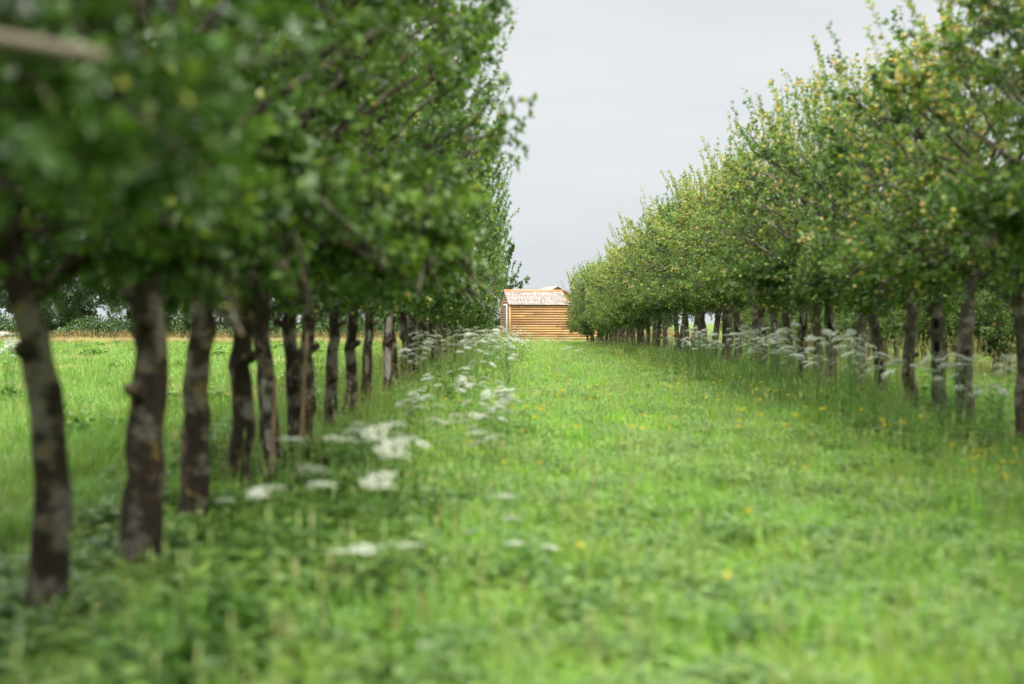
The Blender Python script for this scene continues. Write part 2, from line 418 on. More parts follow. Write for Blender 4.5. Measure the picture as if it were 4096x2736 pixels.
FIELD = [make_tree(11,'leaf','bark',n_twig=880,clear=1.5,a=2.3,b=1.8,droop=10,shoots=34,sel=(-.1,1.4),rad=0.105,lean=(-.30,.05)), make_tree(12,'leaf','bark',n_twig=860,clear=1.78,a=2.25,b=1.8,droop=7,shoots=34,sel=(-.1,1.4),rad=0.112,lean=(.05,0)), make_tree(13,'leaf','bark',n_twig=860,clear=1.78,a=2.25,b=1.8,droop=7,shoots=34,sel=(-.1,1.4),rad=0.095,lean=(.22,.05)),
         make_tree(14,'leaf','bark',n_twig=850,clear=1.75,a=2.3,b=1.8,droop=8,shoots=34,sel=(-.1,1.4),rad=0.088,lean=(.12,-.05)), make_tree(15,'leaf','bark',n_twig=850,clear=1.75,a=2.3,b=1.8,droop=8,shoots=34,sel=(-.1,1.4),rad=0.086,lean=(-.05,.1))]
HEDGE = [make_tree(21,'leaf_ripe','bark_grey',lean=(.05,.05),gold=.55,n_app=170,H=5.55,clear=2.13,n_twig=760,shoots=32), make_tree(22,'leaf_ripe','bark_grey',lean=(-.15,0),gold=.4,n_app=180,H=5.55,clear=2.08,n_twig=760,shoots=30),
         make_tree(23,'leaf','bark_grey',lean=(.1,.1),n_app=130,H=5.55,clear=2.03,n_twig=760,shoots=26), make_tree(24,'leaf_ripe','bark_grey',lean=(0,-.1),gold=.25,n_app=170,H=5.55,clear=2.13,n_twig=760,shoots=32), make_tree(25,'leaf','bark_grey',lean=(-.08,0),n_app=80,H=5.55,clear=1.93,n_twig=760,shoots=28)]

def place_tree(lib, k, x, y, rz, sc, label, group=None, sz=None, fruit=True, name='apple_tree'):
    e = bpy.data.objects.new(name, None); COL.objects.link(e)
    mid = lib[k]['mid']; x -= (math.cos(rz)*mid[0]-math.sin(rz)*mid[1])*sc    # the trunk stands on the row line at knee height
    e.location = (x,y,0); e.rotation_euler = (0,0,rz); e.scale = (sc,sc,sz or sc); e.empty_display_size = .3
    tag(e, label, 'tree', group)
    d = lib[k]
    for part in ('trunk','crown') + (('apples',) if fruit else ()):
        o = link(part, d[part], e)
        if part == 'apples': o['kind'] = 'stuff'
    return e

rnd = random.Random(5)
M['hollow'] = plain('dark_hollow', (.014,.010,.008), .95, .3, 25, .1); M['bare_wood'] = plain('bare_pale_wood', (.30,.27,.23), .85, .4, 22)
def scar(tree, d, z, w, h, pale, turn=0., name='scar'):
    '''an old wound hugging the bark, facing the alley and the viewer'''
    P, rr = d['P'], d['r']; rg = np.random.default_rng(int(z*1000)+int(w*5000)); mb = MB()
    face = math.atan2(-tree.location.y, -tree.location.x) - tree.rotation_euler.z + turn
    rings = []
    for q, lift in ((1.0,.98),(.82,1.2),(.55,1.2),(.28,1.17)):
        for k in range(16):
            t = k*2*math.pi/16; j = 1+.16*rg.normal() if q > .8 else 1
            zz_ = z + math.sin(t)*h/2*q*j; i0 = min(len(P)-2, max(0, int(np.searchsorted(P[:,2], zz_))-1)); f = (zz_-P[i0,2])/(P[i0+1,2]-P[i0,2])
            c = P[i0]*(1-f)+P[i0+1]*f; r0 = rr[i0]*(1-f)+rr[i0+1]*f; a_ = face + math.cos(t)*w/2*q*j/r0
            rings.append([c[0]+math.cos(a_)*r0*lift, c[1]+math.sin(a_)*r0*lift, zz_])
    rings.append(np.mean(rings[-16:],0).tolist())
    f4 = [(g*16+k, g*16+(k+1)%16, (g+1)*16+(k+1)%16, (g+1)*16+k) for g in range(3) for k in range(16)]
    mb.add(rings, f4, 0); mb.f[3].append(np.array([(48+k, 48+(k+1)%16, 64) for k in range(16)])); mb.m[3].append(np.zeros(16,dtype=np.int32)); mb.t[3].append(np.full(16,.5,dtype=np.float32))
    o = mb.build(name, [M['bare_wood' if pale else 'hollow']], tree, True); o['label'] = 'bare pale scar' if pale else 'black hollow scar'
ORD = ['first','second','third','fourth','fifth','sixth','seventh','eighth','ninth','tenth','eleventh','twelfth','thirteenth','fourteenth','fifteenth']
# row beside the open field
XL = -2.43
field_row = [(7.1,0,0,1.0),(8.7,1,0,1.06),(9.96,2,.1,1.06),(11.5,3,0,1.08),(12.7,4,.2,1.04),(14.0,4,.1,.98),(15.5,3,.2,.97),(17.1,4,3.0,.93),(18.4,3,.1,.9),(20.5,4,3.0,.88),(23.0,3,.2,.85),(25.0,4,.1,.86),(26.6,3,3.1,.84),(28.3,4,.1,.86)]
looks = ['dark leaning trunk bending outward at the top','thick dark upright trunk with pale blotches','slimmer dark trunk tilting toward the grass alley',
         'grey trunk mottled with yellow lichen','pale streaked trunk close behind a lichen-covered one','dark trunk with a thin stake in front',
         'broad trunk rusty with yellow lichen','dark trunk in the middle of the row','grey blotched trunk','dark trunk with bare pale scars',
         'pale whitish trunk','brown trunk beside a whitish one','lichen-yellow trunk','grey trunk where the flowers begin']
for q,(y,k,rz,sc) in enumerate(field_row):
    tt = place_tree(FIELD, k, XL+rnd.uniform(-.06,.06), y, rz, sc, f'{ORD[q]} apple tree along the field-side row, {looks[q]}', 'apple trees in the row beside the field', fruit=q>3, sz=1.0)
    for z_, w_, h_, pl in {9:((.95,.07,.3,1),(1.35,.05,.2,1)),10:((.9,.13,.5,1),(1.5,.1,.3,1)),4:((.9,.08,.35,1),(.5,.07,.2,1))}.get(q,()): scar(tt, FIELD[k], z_, w_, h_, pl)
place_tree(FIELD, 2, XL-.05, 5.5, 2.9, 1.0, 'apple tree whose overhanging dark leaves fill the top corner, trunk out of view', 'apple trees in the row beside the field', fruit=False)
t0 = place_tree(FIELD, 4, XL-.1, 3.9, .2, 1.0, 'apple tree beside the viewer, only blurred overhead leaves showing', 'apple trees in the row beside the field', fruit=False)
y = 29.9; q = 0
while y < 72:
    place_tree(FIELD, rnd.choice((1,3,4,3,4)), XL-max(0,y-30)/40*.95+rnd.uniform(-.12,.12), y, rnd.choice((0,math.pi))+rnd.uniform(-.3,.3), rnd.uniform(.78,.88),
        'apple tree in the crowded far stretch of the field-side row toward the shed', 'apple trees crowding the far field-side row', sz=rnd.uniform(.93,1.05)).location.z = -.7*min(1,max(0,(y-42)/20))
    y += rnd.uniform(1.5,1.8)
# row on the hedge side: slightly converging with the other one
def XR(y): return 5.4 - 1.75*min(1,max(0,(y-40)/55.))**1.2
hr = [(14.3,0,0,1.0),(15.8,1,3.0,1.0),(17.9,2,0,1.0),(19.2,0,.2,.9),(20.6,3,3.1,.85),(22.3,4,.1,.92),(23.8,1,.2,.9),(25.7,2,3.2,.98),(27.1,3,.1,.95),(28.6,0,3.1,.9),(30.1,4,0,.9),(31.8,1,3.3,.95),(34.0,3,0,1.0)]
lk2 = ['only its ripe golden upper crown in view','trunk cut by the picture edge','dark slanting trunk, golden crown','stout trunk with dark knots','slim trunk with a black scar low down',
       'trunk with a long black hollow','pale twisted trunk with a white scar','straight olive trunk with a knot hole','mossy straight trunk','slim whitish trunk with a knot','thin pale trunk',
       'short red-brown trunk','pale trunk rising from the white flowers']
for q,(y,k,rz,sc) in enumerate(hr):
    tt = place_tree(HEDGE, k, XR(y)+rnd.uniform(-.06,.06), y, rz, sc, f'{ORD[q]} apple tree along the hedge-side row, {lk2[q]}', 'apple trees in the row on the hedge side', sz=(.93,.9,.95,.88,.95,.87,.97,.94,.88,1.0,.92,.98,.94)[q])
    for z_, w_, h_, pl in {3:((1.75,.08,.14,0),(1.4,.1,.18,0),(1.1,.06,.1,0)),4:((.75,.09,.3,0),),5:((.95,.11,.75,0),),6:((1.95,.07,.5,1),(1.3,.05,.2,1)),7:((1.5,.09,.34,0),),9:((1.75,.12,.5,1),(1.45,.05,.08,0)),11:((1.5,.08,.2,1),),12:((1.3,.1,.6,1),)}.get(q,()): scar(tt, HEDGE[k], z_, w_, h_, pl)
place_tree(HEDGE, 2, 5.5, 12.7, 3., 1.0, 'apple tree at the picture edge, only a fringe of its crown showing', 'apple trees in the row on the hedge side')
y = 35.7
while y < 95:
    place_tree(HEDGE, rnd.randrange(5), XR(y)+rnd.uniform(-.12,.12), y, rnd.choice((0,math.pi))+rnd.uniform(-.3,.3), rnd.uniform(.85,1.0),
        'apple tree in the dense far stretch of the hedge-side row toward the shed', 'apple trees crowding the far hedge-side row', sz=rnd.uniform(.9,1.06)).location.z = -1.0*min(1,max(0,(y-50)/30))
    y += rnd.uniform(1.5,1.8)
# rows carried on beside and behind the viewer, mostly unseen trees added for shade
for y in (.4,-1.2,-2.8,-4.4):
    place_tree(FIELD, rnd.randrange(5), XL-.25, y, rnd.choice((0,math.pi)), 1.0, 'apple tree added unseen behind the viewer to shade the field-side row', 'added field-side trees behind the viewer', fruit=False)
for y in (11.2,9.6,8.0,6.4,4.8,3.2,1.6,0,-1.6,-3.2):
    place_tree(HEDGE, rnd.randrange(5), 5.45, y, rnd.choice((0,math.pi)), 1.0, 'apple tree added for shade in the hedge-side row beyond the picture edge', 'hedge-side row beyond the picture edge', fruit=False)
# the row behind it
y = 22.
while y < 80:
    place_tree(HEDGE, rnd.randrange(5), 11.6+rnd.uniform(-.2,.2), y, rnd.choice((0,math.pi))+rnd.uniform(-.3,.3), rnd.uniform(.9,1.02),
        'apple tree in the shaded second row between the hedge and the first hedge-side row', 'apple trees in the second row before the hedge', fruit=False).location.z = -1.0
    y += rnd.uniform(1.6,2.0)

# sawn-off limb of the tree above the viewer
mb = MB()
pts = np.array([(-2.5,3.9,2.02),(-2.0,3.6,2.16),(-1.6,3.42,2.205),(-1.32,3.32,2.215),(-1.06,3.28,2.165)])
mb2 = [p - np.array([XL-.1,3.9,0]) for p in pts]
ca, sa = math.cos(-.2), math.sin(-.2)
mb2 = [np.array([ca*p[0]-sa*p[1], sa*p[0]+ca*p[1], p[2]]) for p in mb2]
tube(mb, mb2, [.032,.024,.021,.019,.017], 10, bump=1+.06*np.random.default_rng(3).normal(size=(5,10)))
tag(mb.build('sawn_limb', [M['cut_wood']], t0, True), 'bare pale limb ending in a blunt sawn tip')

# ------------------------------------------------------------------ hedge and field trees
rg = np.random.default_rng(77)
hb = MB(); stems = MB()
n = 60000
yy = rg.uniform(14,128,n); uu = rg.normal(size=(n,2)); uu = unit(uu)*(rg.random((n,1))**.35)
hh = 2.6 + .5*np.sin(yy*.31)+.3*np.sin(yy*.83+1)
pos = np.stack([18.5 + uu[:,0]*1.5 + .4*np.sin(yy*.5), yy, hh/2 + uu[:,1]*hh/2*(1+.12*np.sin(yy*2.3))],-1)
leaves(hb, pos, rg.normal(size=(n,3))+np.array([-.5,0,.3]), np.array([0,0,1.])+rg.normal(0,.6,(n,3)), rg.uniform(.10,.17,n), rg.uniform(.07,.11,n), 0, np.clip(rg.normal(.45,.22,n),0,1))
for k in range(90):
    y0 = rg.uniform(14,128); p0 = np.array([18.5+rg.normal(0,.4), y0, -.05]); p1 = p0 + np.array([rg.normal(0,.4), rg.normal(0,.5), rg.uniform(1.6,2.4)])
    q = np.linspace(0,1,6)[:,None]; tube(stems, p0*(1-q)+p1*q+rg.normal(0,.03,(6,3)), np.linspace(.05,.015,6), 6)
for k in (3,4): stems.m[k] = [x*0+1 for x in stems.m[k]]
hb.merge(stems)
tag(hb.build('hedge', [M['hedge_leaf'], M['bark']]), 'long dark green boundary hedge behind the orchard rows', 'hedge')

BROAD = [make_tree(31,'far_leaf','bark_grey',H=8.,a=2.6,b=2.6,clear=.9,n_twig=900,lsize=.14,n_app=1,low=-.6,shoots=22,rad=.16),
         make_tree(32,'far_leaf','bark_grey',H=6.,a=2.1,b=2.1,clear=.5,n_twig=700,lsize=.12,n_app=1,low=-.7,shoots=26,rad=.11)]
bh = MB(); n = 26000
xx = rg.uniform(-70,-4,n); uu = unit(rg.normal(size=(n,2)))*(rg.random((n,1))**.35); hh = 1.9+.6*np.sin(xx*.37)+.5*np.sin(xx*.9+2)
pos = np.stack([xx, 112+uu[:,0]*1.4, hh/2+uu[:,1]*hh/2],-1)
leaves(bh, pos, rg.normal(size=(n,3))+np.array([0,-.4,.4]), np.array([0,0,1.])+rg.normal(0,.6,(n,3)), rg.uniform(.12,.22,n), rg.uniform(.06,.12,n), 0, np.clip(rg.normal(.5,.22,n),0,1))
tag(bh.build('hedgerow', [M['far_leaf']]), 'low tangled hedgerow closing the far edge of the open field', 'hedge')
bt = [(-45.5,118,0,.95,'round dense tree standing beyond the field behind the leaning trunk')]
for k in range(26):
    bt.append((-43+k*1.6+rnd.uniform(-.6,.6), rnd.uniform(114,125), rnd.choice((0,1,1)), rnd.uniform(.85,1.35), None))
for k in range(5): bt.append((-49-k*3.2, rnd.uniform(116,124), k%2, rnd.uniform(.8,1.0), None))
for x,y,k,sc,lb in bt:
    place_tree(BROAD, k, x, y, rnd.uniform(0,6), sc, lb or 'wild bushy tree among those lining the far edge of the field', None if lb else 'trees lining the far field edge', fruit=False, name='broadleaf_tree').location.z = -.5

# ------------------------------------------------------------------ timber shed, turned 14 degrees
SH = bpy.data.objects.new('timber_shed', None); COL.objects.link(SH)
SH.location = (-1.75, 100, 0); SH.rotation_euler = (0,0,R(14))
tag(SH, 'pale larch-clad shed with a shingle roof at the end of the grass alley', 'shed')
rg = np.random.default_rng(9)
def boards(mb, L0, L1, z0, z1, y, step=.172, mat=0, axis='x', sign=-1, gable=None):
    z = z0
    while z < z1-.02:
        top = min(z+step-.024, z1+.0)
        cuts = [L0] + sorted(rg.uniform(L0+.6, L1-.6, rg.integers(0,3)).tolist() if L1-L0 > 2.5 else []) + [L1]
        for a_, b_ in zip(cuts[:-1], cuts[1:]):
            tn = rg.random()
            A, B = a_+.002, b_-.002
            if gable: # clip to the slope
                c, half, ze, zr = gable
                f = lambda zz: half*max(.02,(zr-zz)/(zr-ze)) if zz > ze else half
                A, B = max(A, c-f(z+.05)), min(B, c+f(z+.05))
                if B-A < .05: continue
            o0, o1 = .05, .03
            if axis == 'x': vv = [(A,y+sign*o0,z),(B,y+sign*o0,z),(B,y+sign*o1,top),(A,y+sign*o1,top),(A,y,z),(B,y,z),(B,y,top),(A,y,top)]
            else: vv = [(y+sign*o0,A,z),(y+sign*o0,B,z),(y+sign*o1,B,top),(y+sign*o1,A,top),(y,A,z),(y,B,z),(y,B,top),(y,A,top)]
            mb.add(vv, [(0,1,2,3),(4,7,6,5),(0,4,5,1),(3,2,6,7),(0,3,7,4),(1,5,6,2)], mat, tn)
        z += step
D = 2.9; W = 4.15; W2 = 6.9; ZE = 2.84; ZR = 3.86
w = MB(); boards(w, .07, W2, .05, ZE, 0); w.build('front_wall', [M['larch']], SH)
w = MB(); boards(w, .07, D-.07, .05, ZR-.1, 0, mat=0, axis='y', gable=(D/2, D/2, ZE, ZR)); o=w.build('end_wall', [M['larch_brown']], SH); o['label']='greyer brown end wall'
w = MB(); box(w, .012, W2-.02, .012, D, .0, ZE-.05); w.build('inner_wall', [M['lap_shade']], SH)  # backing coloured dark, shows between the boards as lap shadow
for xx, yy in ((.015,-.018),(W2,-.018)):
    w = MB(); box(w, xx-.055, xx+.05, yy-.03, yy+.08, .0, ZE-.06, 0, .7); w.build('corner_post', [M['larch']], SH)
def shingles(x0, x1, ye, ze, yr, zr, courses, mat, parent):
    mb = MB()
    dv = np.array([0, yr-ye, zr-ze]); ln = np.linalg.norm(dv); dv = dv/ln; nv = np.array([0, -dv[2], dv[1]]);
    if nv[2] < 0: nv = -nv
    st = ln/courses
    for k in range(courses):
        x = x0
        while x < x1-.02:
            wd = min(rg.uniform(.12,.3), x1-x)
            s0 = k*st - rg.uniform(0,.012); s1 = min(ln, s0+st*1.35)
            b0 = np.array([0,ye,ze]) + dv*s0 + nv*(.042+rg.uniform(0,.005)); b1 = np.array([0,ye,ze]) + dv*s1 + nv*.008
            lo0 = b0 - nv*.03; lo1 = b1 - nv*.006
            A, B = x+.003, x+wd-.003
            vv = [(A,*b0[1:]),(B,*b0[1:]),(B,*b1[1:]),(A,*b1[1:]),(A,*lo0[1:]),(B,*lo0[1:]),(B,*lo1[1:]),(A,*lo1[1:])]
            mb.add(vv, [(0,1,2,3),(4,7,6,5),(0,4,5,1),(3,2,6,7),(0,3,7,4),(1,5,6,2)], 0, rg.random())
            x += wd
    return mb
rf = MB(); rf.merge(shingles(-.10, W+.05, -.12, ZE-.03, D/2, ZR, 11, 0, SH)); rf.merge(shingles(-.10, W+.05, D+.12, ZE-.03, D/2, ZR, 11, 0, SH))
roof = rf.build('roof', [M['shingle']], SH)
w = MB(); v = [(-.06,-.10,ZE-.06),(W,-.10,ZE-.06),(W,D/2,ZR-.03),(-.06,D/2,ZR-.03),(-.06,D+.10,ZE-.06),(W,D+.10,ZE-.06)]
w.add(v, [(0,1,2,3),(3,2,5,4)]); w.build('underlay', [M['larch_brown']], roof)
w = MB()
for s in (-1,1):
    y1 = D/2+s*.17
    w.add([(-.12,D/2,ZR+.065),(W+.06,D/2,ZR+.065),(W+.06,y1,ZR-.05),(-.12,y1,ZR-.05),(-.12,D/2,ZR+.03),(W+.06,D/2,ZR+.03),(W+.06,y1,ZR-.075),(-.12,y1,ZR-.075)], [(0,1,2,3),(4,7,6,5),(0,3,7,4),(1,5,6,2),(2,6,7,3)], 0, .6)
w.build('ridge_cap', [M['cedar_trim']], roof)
w = MB(); y1=-.12; w.add([(W+.055,y1,ZE+.02),(W+.055,D/2,ZR+.05),(W+.055,D/2,ZR-.12),(W+.055,y1,ZE-.14),(W+.095,y1,ZE+.02),(W+.095,D/2,ZR+.05),(W+.095,D/2,ZR-.12),(W+.095,y1,ZE-.14)], [(0,1,2,3),(7,6,5,4),(0,4,5,1),(3,2,6,7),(0,3,7,4),(1,5,6,2)], 0, .5)
w.build('verge_board', [M['cedar_trim']], roof)
# rear cross wing and its gable roof, peeping over the ridge
w = MB(); cx, hw, y0, y1, e, rz_ = 3.95, 1.7, D/2+.35, 6.0, 3.15, 4.16
w.add([(cx-hw,y0,0),(cx+hw,y0,0),(cx+hw,y0,e),(cx,y0,rz_),(cx-hw,y0,e)], [(0,1,2,4)], 0, .5); w.add([(cx-hw,y0,e),(cx+hw,y0,e),(cx,y0,rz_)], [(0,1,2)], 0, .5)
w.add([(cx-hw,y0,0),(cx-hw,y1,0),(cx-hw,y1,e),(cx-hw,y0,e),(cx+hw,y0,0),(cx+hw,y1,0),(cx+hw,y1,e),(cx+hw,y0,e)], [(0,3,2,1),(4,5,6,7)], 0, .4)
w.build('cross_wing_wall', [M['larch']], SH)
w = MB()
for s in (-1,1):
    w.add([(cx,y0-.15,rz_+.05),(cx,y1,rz_+.05),(cx+s*(hw+.2),y1,e-.07),(cx+s*(hw+.2),y0-.15,e-.07),(cx,y0-.15,rz_-.01),(cx,y1,rz_-.01),(cx+s*(hw+.2),y1,e-.13),(cx+s*(hw+.2),y0-.15,e-.13)], [(0,1,2,3),(4,7,6,5),(0,3,7,4),(1,5,6,2),(2,6,7,3)], 0, .4)
w.build('cross_wing_roof', [M['shingle']], SH)
# low roof over the right-hand bay
w = MB(); w.add([(W+.1,-.12,ZE-.02),(W2+.1,-.12,ZE-.02),(W2+.1,D,ZE+.5),(W+.1,D,ZE+.5),(W+.1,-.12,ZE-.07),(W2+.1,-.12,ZE-.07),(W2+.1,D,ZE+.45),(W+.1,D,ZE+.45)], [(0,1,2,3),(4,7,6,5),(0,4,5,1),(3,2,6,7),(0,3,7,4),(1,5,6,2)], 0, .5)
w.build('bay_roof', [M['shingle']], SH)
w = MB(); tube(w, [(-.09,.42,2.80),(-.09,.42,1.5),(-.09,.42,.06)], .062, 12); tube(w, [(-.09,.40,2.78),(-.09,.9,2.80),(-.09,1.45,2.82)], .062, 12)
w.build('downpipe', [M['pipe']], SH, True)

# low board fence beyond the hedge-side row
FE = bpy.data.objects.new('board_fence', None); COL.objects.link(FE); FE.location=(6.0,104,0)
tag(FE, 'low orange timber fence half hidden behind trunks at the end of the row', 'fence')
w = MB(); boards(w, -.2, 6.2, .05, .95, 0); w.build('board_panel', [M['larch']], FE)
for k in range(4):
    w = MB(); box(w, -.15+k*2.0, -.03+k*2.0, .012, .12, 0, 1.1); w.build('post', [M['larch']], FE)

# thin stakes leaning by the row
for (x0,y0,x1,y1,h,lb) in ((-2.28,13.6,-2.18,13.6,1.45,'thin reddish leaning stake in front of the sixth field-side trunk'),(-2.22,11.9,-2.18,11.9,1.1,'thin grey upright stake next to the lichen-mottled fourth trunk')):
    w = MB(); q = np.linspace(0,1,8)[:,None]
    pp = np.array([0,0,-.1])*(1-q) + np.array([x1-x0,0,h])*q; pp[1:-1,:2] += np.random.default_rng(int(y0)).normal(0,.006,(6,2))
    tube(w, pp, np.linspace(.022,.016,8), 8, bump=1+.07*np.random.default_rng(4).normal(size=(8,8)))
    o = w.build('tree_stake', [M['stake_wood']], None, True); o.location=(x0,y0,0); tag(o, lb, 'stake')

# ------------------------------------------------------------------ cow parsley
def umbel_mesh(seed, Rr):
    rg = np.random.default_rng(seed); mb = MB()
    nr = 19; k = np.arange(nr)+.5; rr = np.sqrt(k/nr)*Rr*rg.uniform(.9,1.12,nr); an = k*2.39996 + rg.normal(0,.15,nr)
    top = .62*Rr
    for i in range(nr):
        c = np.array([rr[i]*math.cos(an[i]), rr[i]*math.sin(an[i]), top - .28*Rr*(rr[i]/Rr)**2 + rg.normal(0,.005)])
        q = np.linspace(0,1,3)[:,None]; tube(mb, c*q - np.array([0,0,.004])*q, [.0012,.001,.0008], 3, 1, cap=False)
        m = 9; kk = np.arange(m)+.5; r2 = np.sqrt(kk/m)*Rr*.20; a2 = kk*2.39996+rg.uniform(0,6)
        P = c + np.stack([r2*np.cos(a2), r2*np.sin(a2), .012*Rr/.06 - r2*r2*9 + rg.normal(0,.0015,m)],-1)
        s = rg.uniform(.0038,.0056,m)*Rr/.055; ro = rg.uniform(0,6,m)
        tilt = rg.normal(0,.35,(m,2))
        for j in range(m):
            ca, sa = math.cos(ro[j]), math.sin(ro[j])
            q4 = np.array([(ca,sa),(-sa,ca),(-ca,-sa),(sa,-ca)])*s[j]
            mb.add(np.column_stack([q4, q4@tilt[j]]) + P[j], [(0,1,2,3)], 0, rg.random())
    return mb
UMB = [umbel_mesh(s, r) for s, r in ((1,.052),(2,.062),(3,.045),(4,.07))]
UMBM = [u.mesh('umbel', [M['white_petal'], M['green_stem']]) for u in UMB]

def parsley_plan(seed, h, nu):
    rg = np.random.default_rng(seed); st = MB(); lf = MB(); us = []
    q = np.linspace(0,1,9)[:,None]; bend = rg.normal(0,.05,2)
    main = np.column_stack([bend[0]*q**2, bend[1]*q**2, q*h*.93]); tube(st, main, np.linspace(.007,.0035,9), 6)
    us.append((main[-1], rg.integers(4), unit(np.array([bend[0]*1.2, bend[1]*1.2, 1.]))))
    for k in range(nu-1):
        i = rg.integers(3,7); p0 = main[i]; an = rg.uniform(0,6.28); out = rg.uniform(.10,.24)
        tip = np.array([p0[0]+math.cos(an)*out, p0[1]+math.sin(an)*out, h*rg.uniform(.76,1.02)])
        mid = (p0+tip)/2 + np.array([math.cos(an),math.sin(an),0])*out*.25
        pts = (1-q)**2*p0+2*q*(1-q)*mid+q*q*tip; tube(st, pts, np.linspace(.0045,.0025,9), 5)
        us.append((tip, rg.integers(4), unit(np.array([math.cos(an)*.32+rg.normal(0,.2), math.sin(an)*.32+rg.normal(0,.2), 1.]))))
    P=[];Dd=[];Nn=[];Ll=[]
    for k in range(6):                     # ferny leaves, leaflets along a rachis
        z0 = rg.uniform(.05,.55)*h; an = rg.uniform(0,6.28); ln = rg.uniform(.18,.34)
        d = np.array([math.cos(an), math.sin(an), .45]); p0 = np.array([bend[0]*(z0/h)**2, bend[1]*(z0/h)**2, z0])
        pts = np.array([p0 + d*ln*t + np.array([0,0,-.35*ln*t*t]) for t in np.linspace(0,1,6)]); tube(st, pts, np.linspace(.0025,.001,6), 3, cap=False)
        for t in np.linspace(.25,1,9):
            for s in (-1,1):
                side = np.array([-math.sin(an)*s, math.cos(an)*s, 0]); b0 = p0 + d*ln*t + np.array([0,0,-.35*ln*t*t]); fl = .085*(1.15-t)
                for u in (0.15,.5,.85):
                    for v2 in (-.6,.6):
                        P.append(b0+side*fl*u); Dd.append(side+d*(.5+v2)); Nn.append((rg.normal(0,.2),rg.normal(0,.2),1)); Ll.append(.028*(1.2-t*.6))
    P=np.array(P); Ll=np.array(Ll); leaves(lf, P, np.array(Dd), np.array(Nn), Ll, Ll*.45, 0, np.clip(rg.normal(.5,.2,len(P)),0,.9))
    return st, lf, us

def rot_to(n):
    n = unit(n); x = unit(np.cross([0,1,0], n)); y = np.cross(n, x); return np.stack([x,y,n],1)

PLAN = {}
for key, h, nu in (('near',.80,2),('short',.80,4),('mid',1.1,5),('tall',1.35,7)):
    for v in range(3):
        st, lf, us = parsley_plan({'near':50,'short':100,'mid':200,'tall':300}[key]+v, h, nu)
        PLAN[key,v] = (st.mesh('stem',[M['green_stem']],True), lf.mesh('foliage',[M['fern_leaf']]), us)
FARM = {}
def far_mesh(key, v):
    if (key,v) not in FARM:
        st, lf, us = parsley_plan({'short':100,'mid':200,'tall':300}[key]+v, {'short':.8,'mid':1.1,'tall':1.35}[key], {'short':4,'mid':5,'tall':7}[key])
        mb = MB()
        for a_, off in ((st,1),(lf,2)):
            for k in (3,4): a_.m[k] = [x*0+off for x in a_.m[k]]
            mb.merge(a_)
        for p,k,nrm in us: mb.merge(UMB[k], (rot_to(nrm)*.92, p))
        FARM[key,v] = mb.mesh('cow_parsley', [M['white_petal'], M['green_stem'], M['fern_leaf']])
    return FARM[key,v]

def parsley(x, y, h, label, group=None, far=False, us=.95, near=False):
    key = 'near' if near else 'short' if h < .95 else 'mid' if h < 1.22 else 'tall'; v = rnd.randrange(3); h0 = {'near':.8,'short':.8,'mid':1.1,'tall':1.35}[key]
    if far:
        o = link('cow_parsley', far_mesh(key,v))
    else:
        o = bpy.data.objects.new('cow_parsley', None); COL.objects.link(o); o.empty_display_size=.1
        st, lf, ul = PLAN[key,v]; link('stem', st, o); link('foliage', lf, o)
        for p,k,nrm in ul:
            u = link('umbel', UMBM[k], o, p); m = rot_to(nrm); u.rotation_euler = __import__('mathutils').Matrix(m.tolist()).to_euler(); u.scale=(us*1.2,us*1.2,us*.85)
    o.location=(x,y,0); o.rotation_euler=(0,0,rnd.uniform(0,6.28)); o.scale=(1,1,h/h0) if far else (1,1,h/h0)
    tag(o, label, 'wild flower', group)

K = 3260.
def near_px(px, py, D):            # measured positions of flowers turned into metres
    return (px-1225)/K*D, D, CAM_H + (740-py)/K*D
ff = [(650,1000,9.3,'broad pale cow parsley head in front of the lichen-mottled trunks'),(755,998,9.0,'cow parsley head tilted downhill beside the slimmer trunk stakes'),
      (903,962,9.5,'flat white cow parsley head topmost of the loose group in the alley margin'),(900,1036,7.6,'large flat white cow parsley head, biggest in the alley margin'),
      (868,1108,7.4,'tilted white cow parsley head below the largest flat one'),(735,1100,7.6,'soft pale cow parsley head amid dark weeds'),
      (625,1112,7.8,'pale cow parsley head nearest the third and fourth trunks'),(525,1140,8.0,'faint cow parsley head at the foot of the fourth trunk'),
      (780,1260,6.9,'bright white cow parsley head over the dark weeds, lowest of its group'),(935,1245,6.9,'blurred white cow parsley head beside a brighter tilted one'),
      (1140,1130,8.2,'small white cow parsley head alone in the mown alley, upper of a pair'),(1155,1180,8.0,'small white cow parsley head alone in the mown alley, lower of a pair'),
      (1195,1240,7.8,'tiny bright white flower head low in the alley grass'),(863,1000,8.8,'cow parsley head just above the largest flat one')]
for px,py,D_,lb in ff:
    x,y,h = near_px(px,py,D_); parsley(x,y,max(.35,h),lb,'cow parsley in the near alley margin', us=1.0 if h>.6 else .75, near=True)
for k in range(24):   # along the left margin further on
    D_ = rnd.uniform(11,24); x = rnd.uniform(-1.75,-.35)*(.75+.25*D_/24); h = rnd.uniform(.55,.85)
    parsley(x, D_, h, 'scattered white cow parsley along the alley margin before the dense drift', 'scattered cow parsley along the field-side margin')
for k in range(64):
    D_ = rnd.uniform(22,66); x = rnd.uniform(-2.3,-.35) + max(0,(D_-40))*.012; h = rnd.uniform(.85,1.45)
    parsley(x, D_, h, 'white cow parsley in the dense drift under the far field-side trees', 'cow parsley drift on the field side', far=D_>34)
for k in range(56):
    D_ = rnd.uniform(19,40); x = rnd.uniform(3.7,4.9)+ (.5 if D_<24 else 0)*rnd.random(); h = rnd.uniform(1.0,1.48)
    parsley(x, D_, h, 'white cow parsley in the drift along the hedge-side trunks', 'cow parsley drift on the hedge side', far=D_>30)
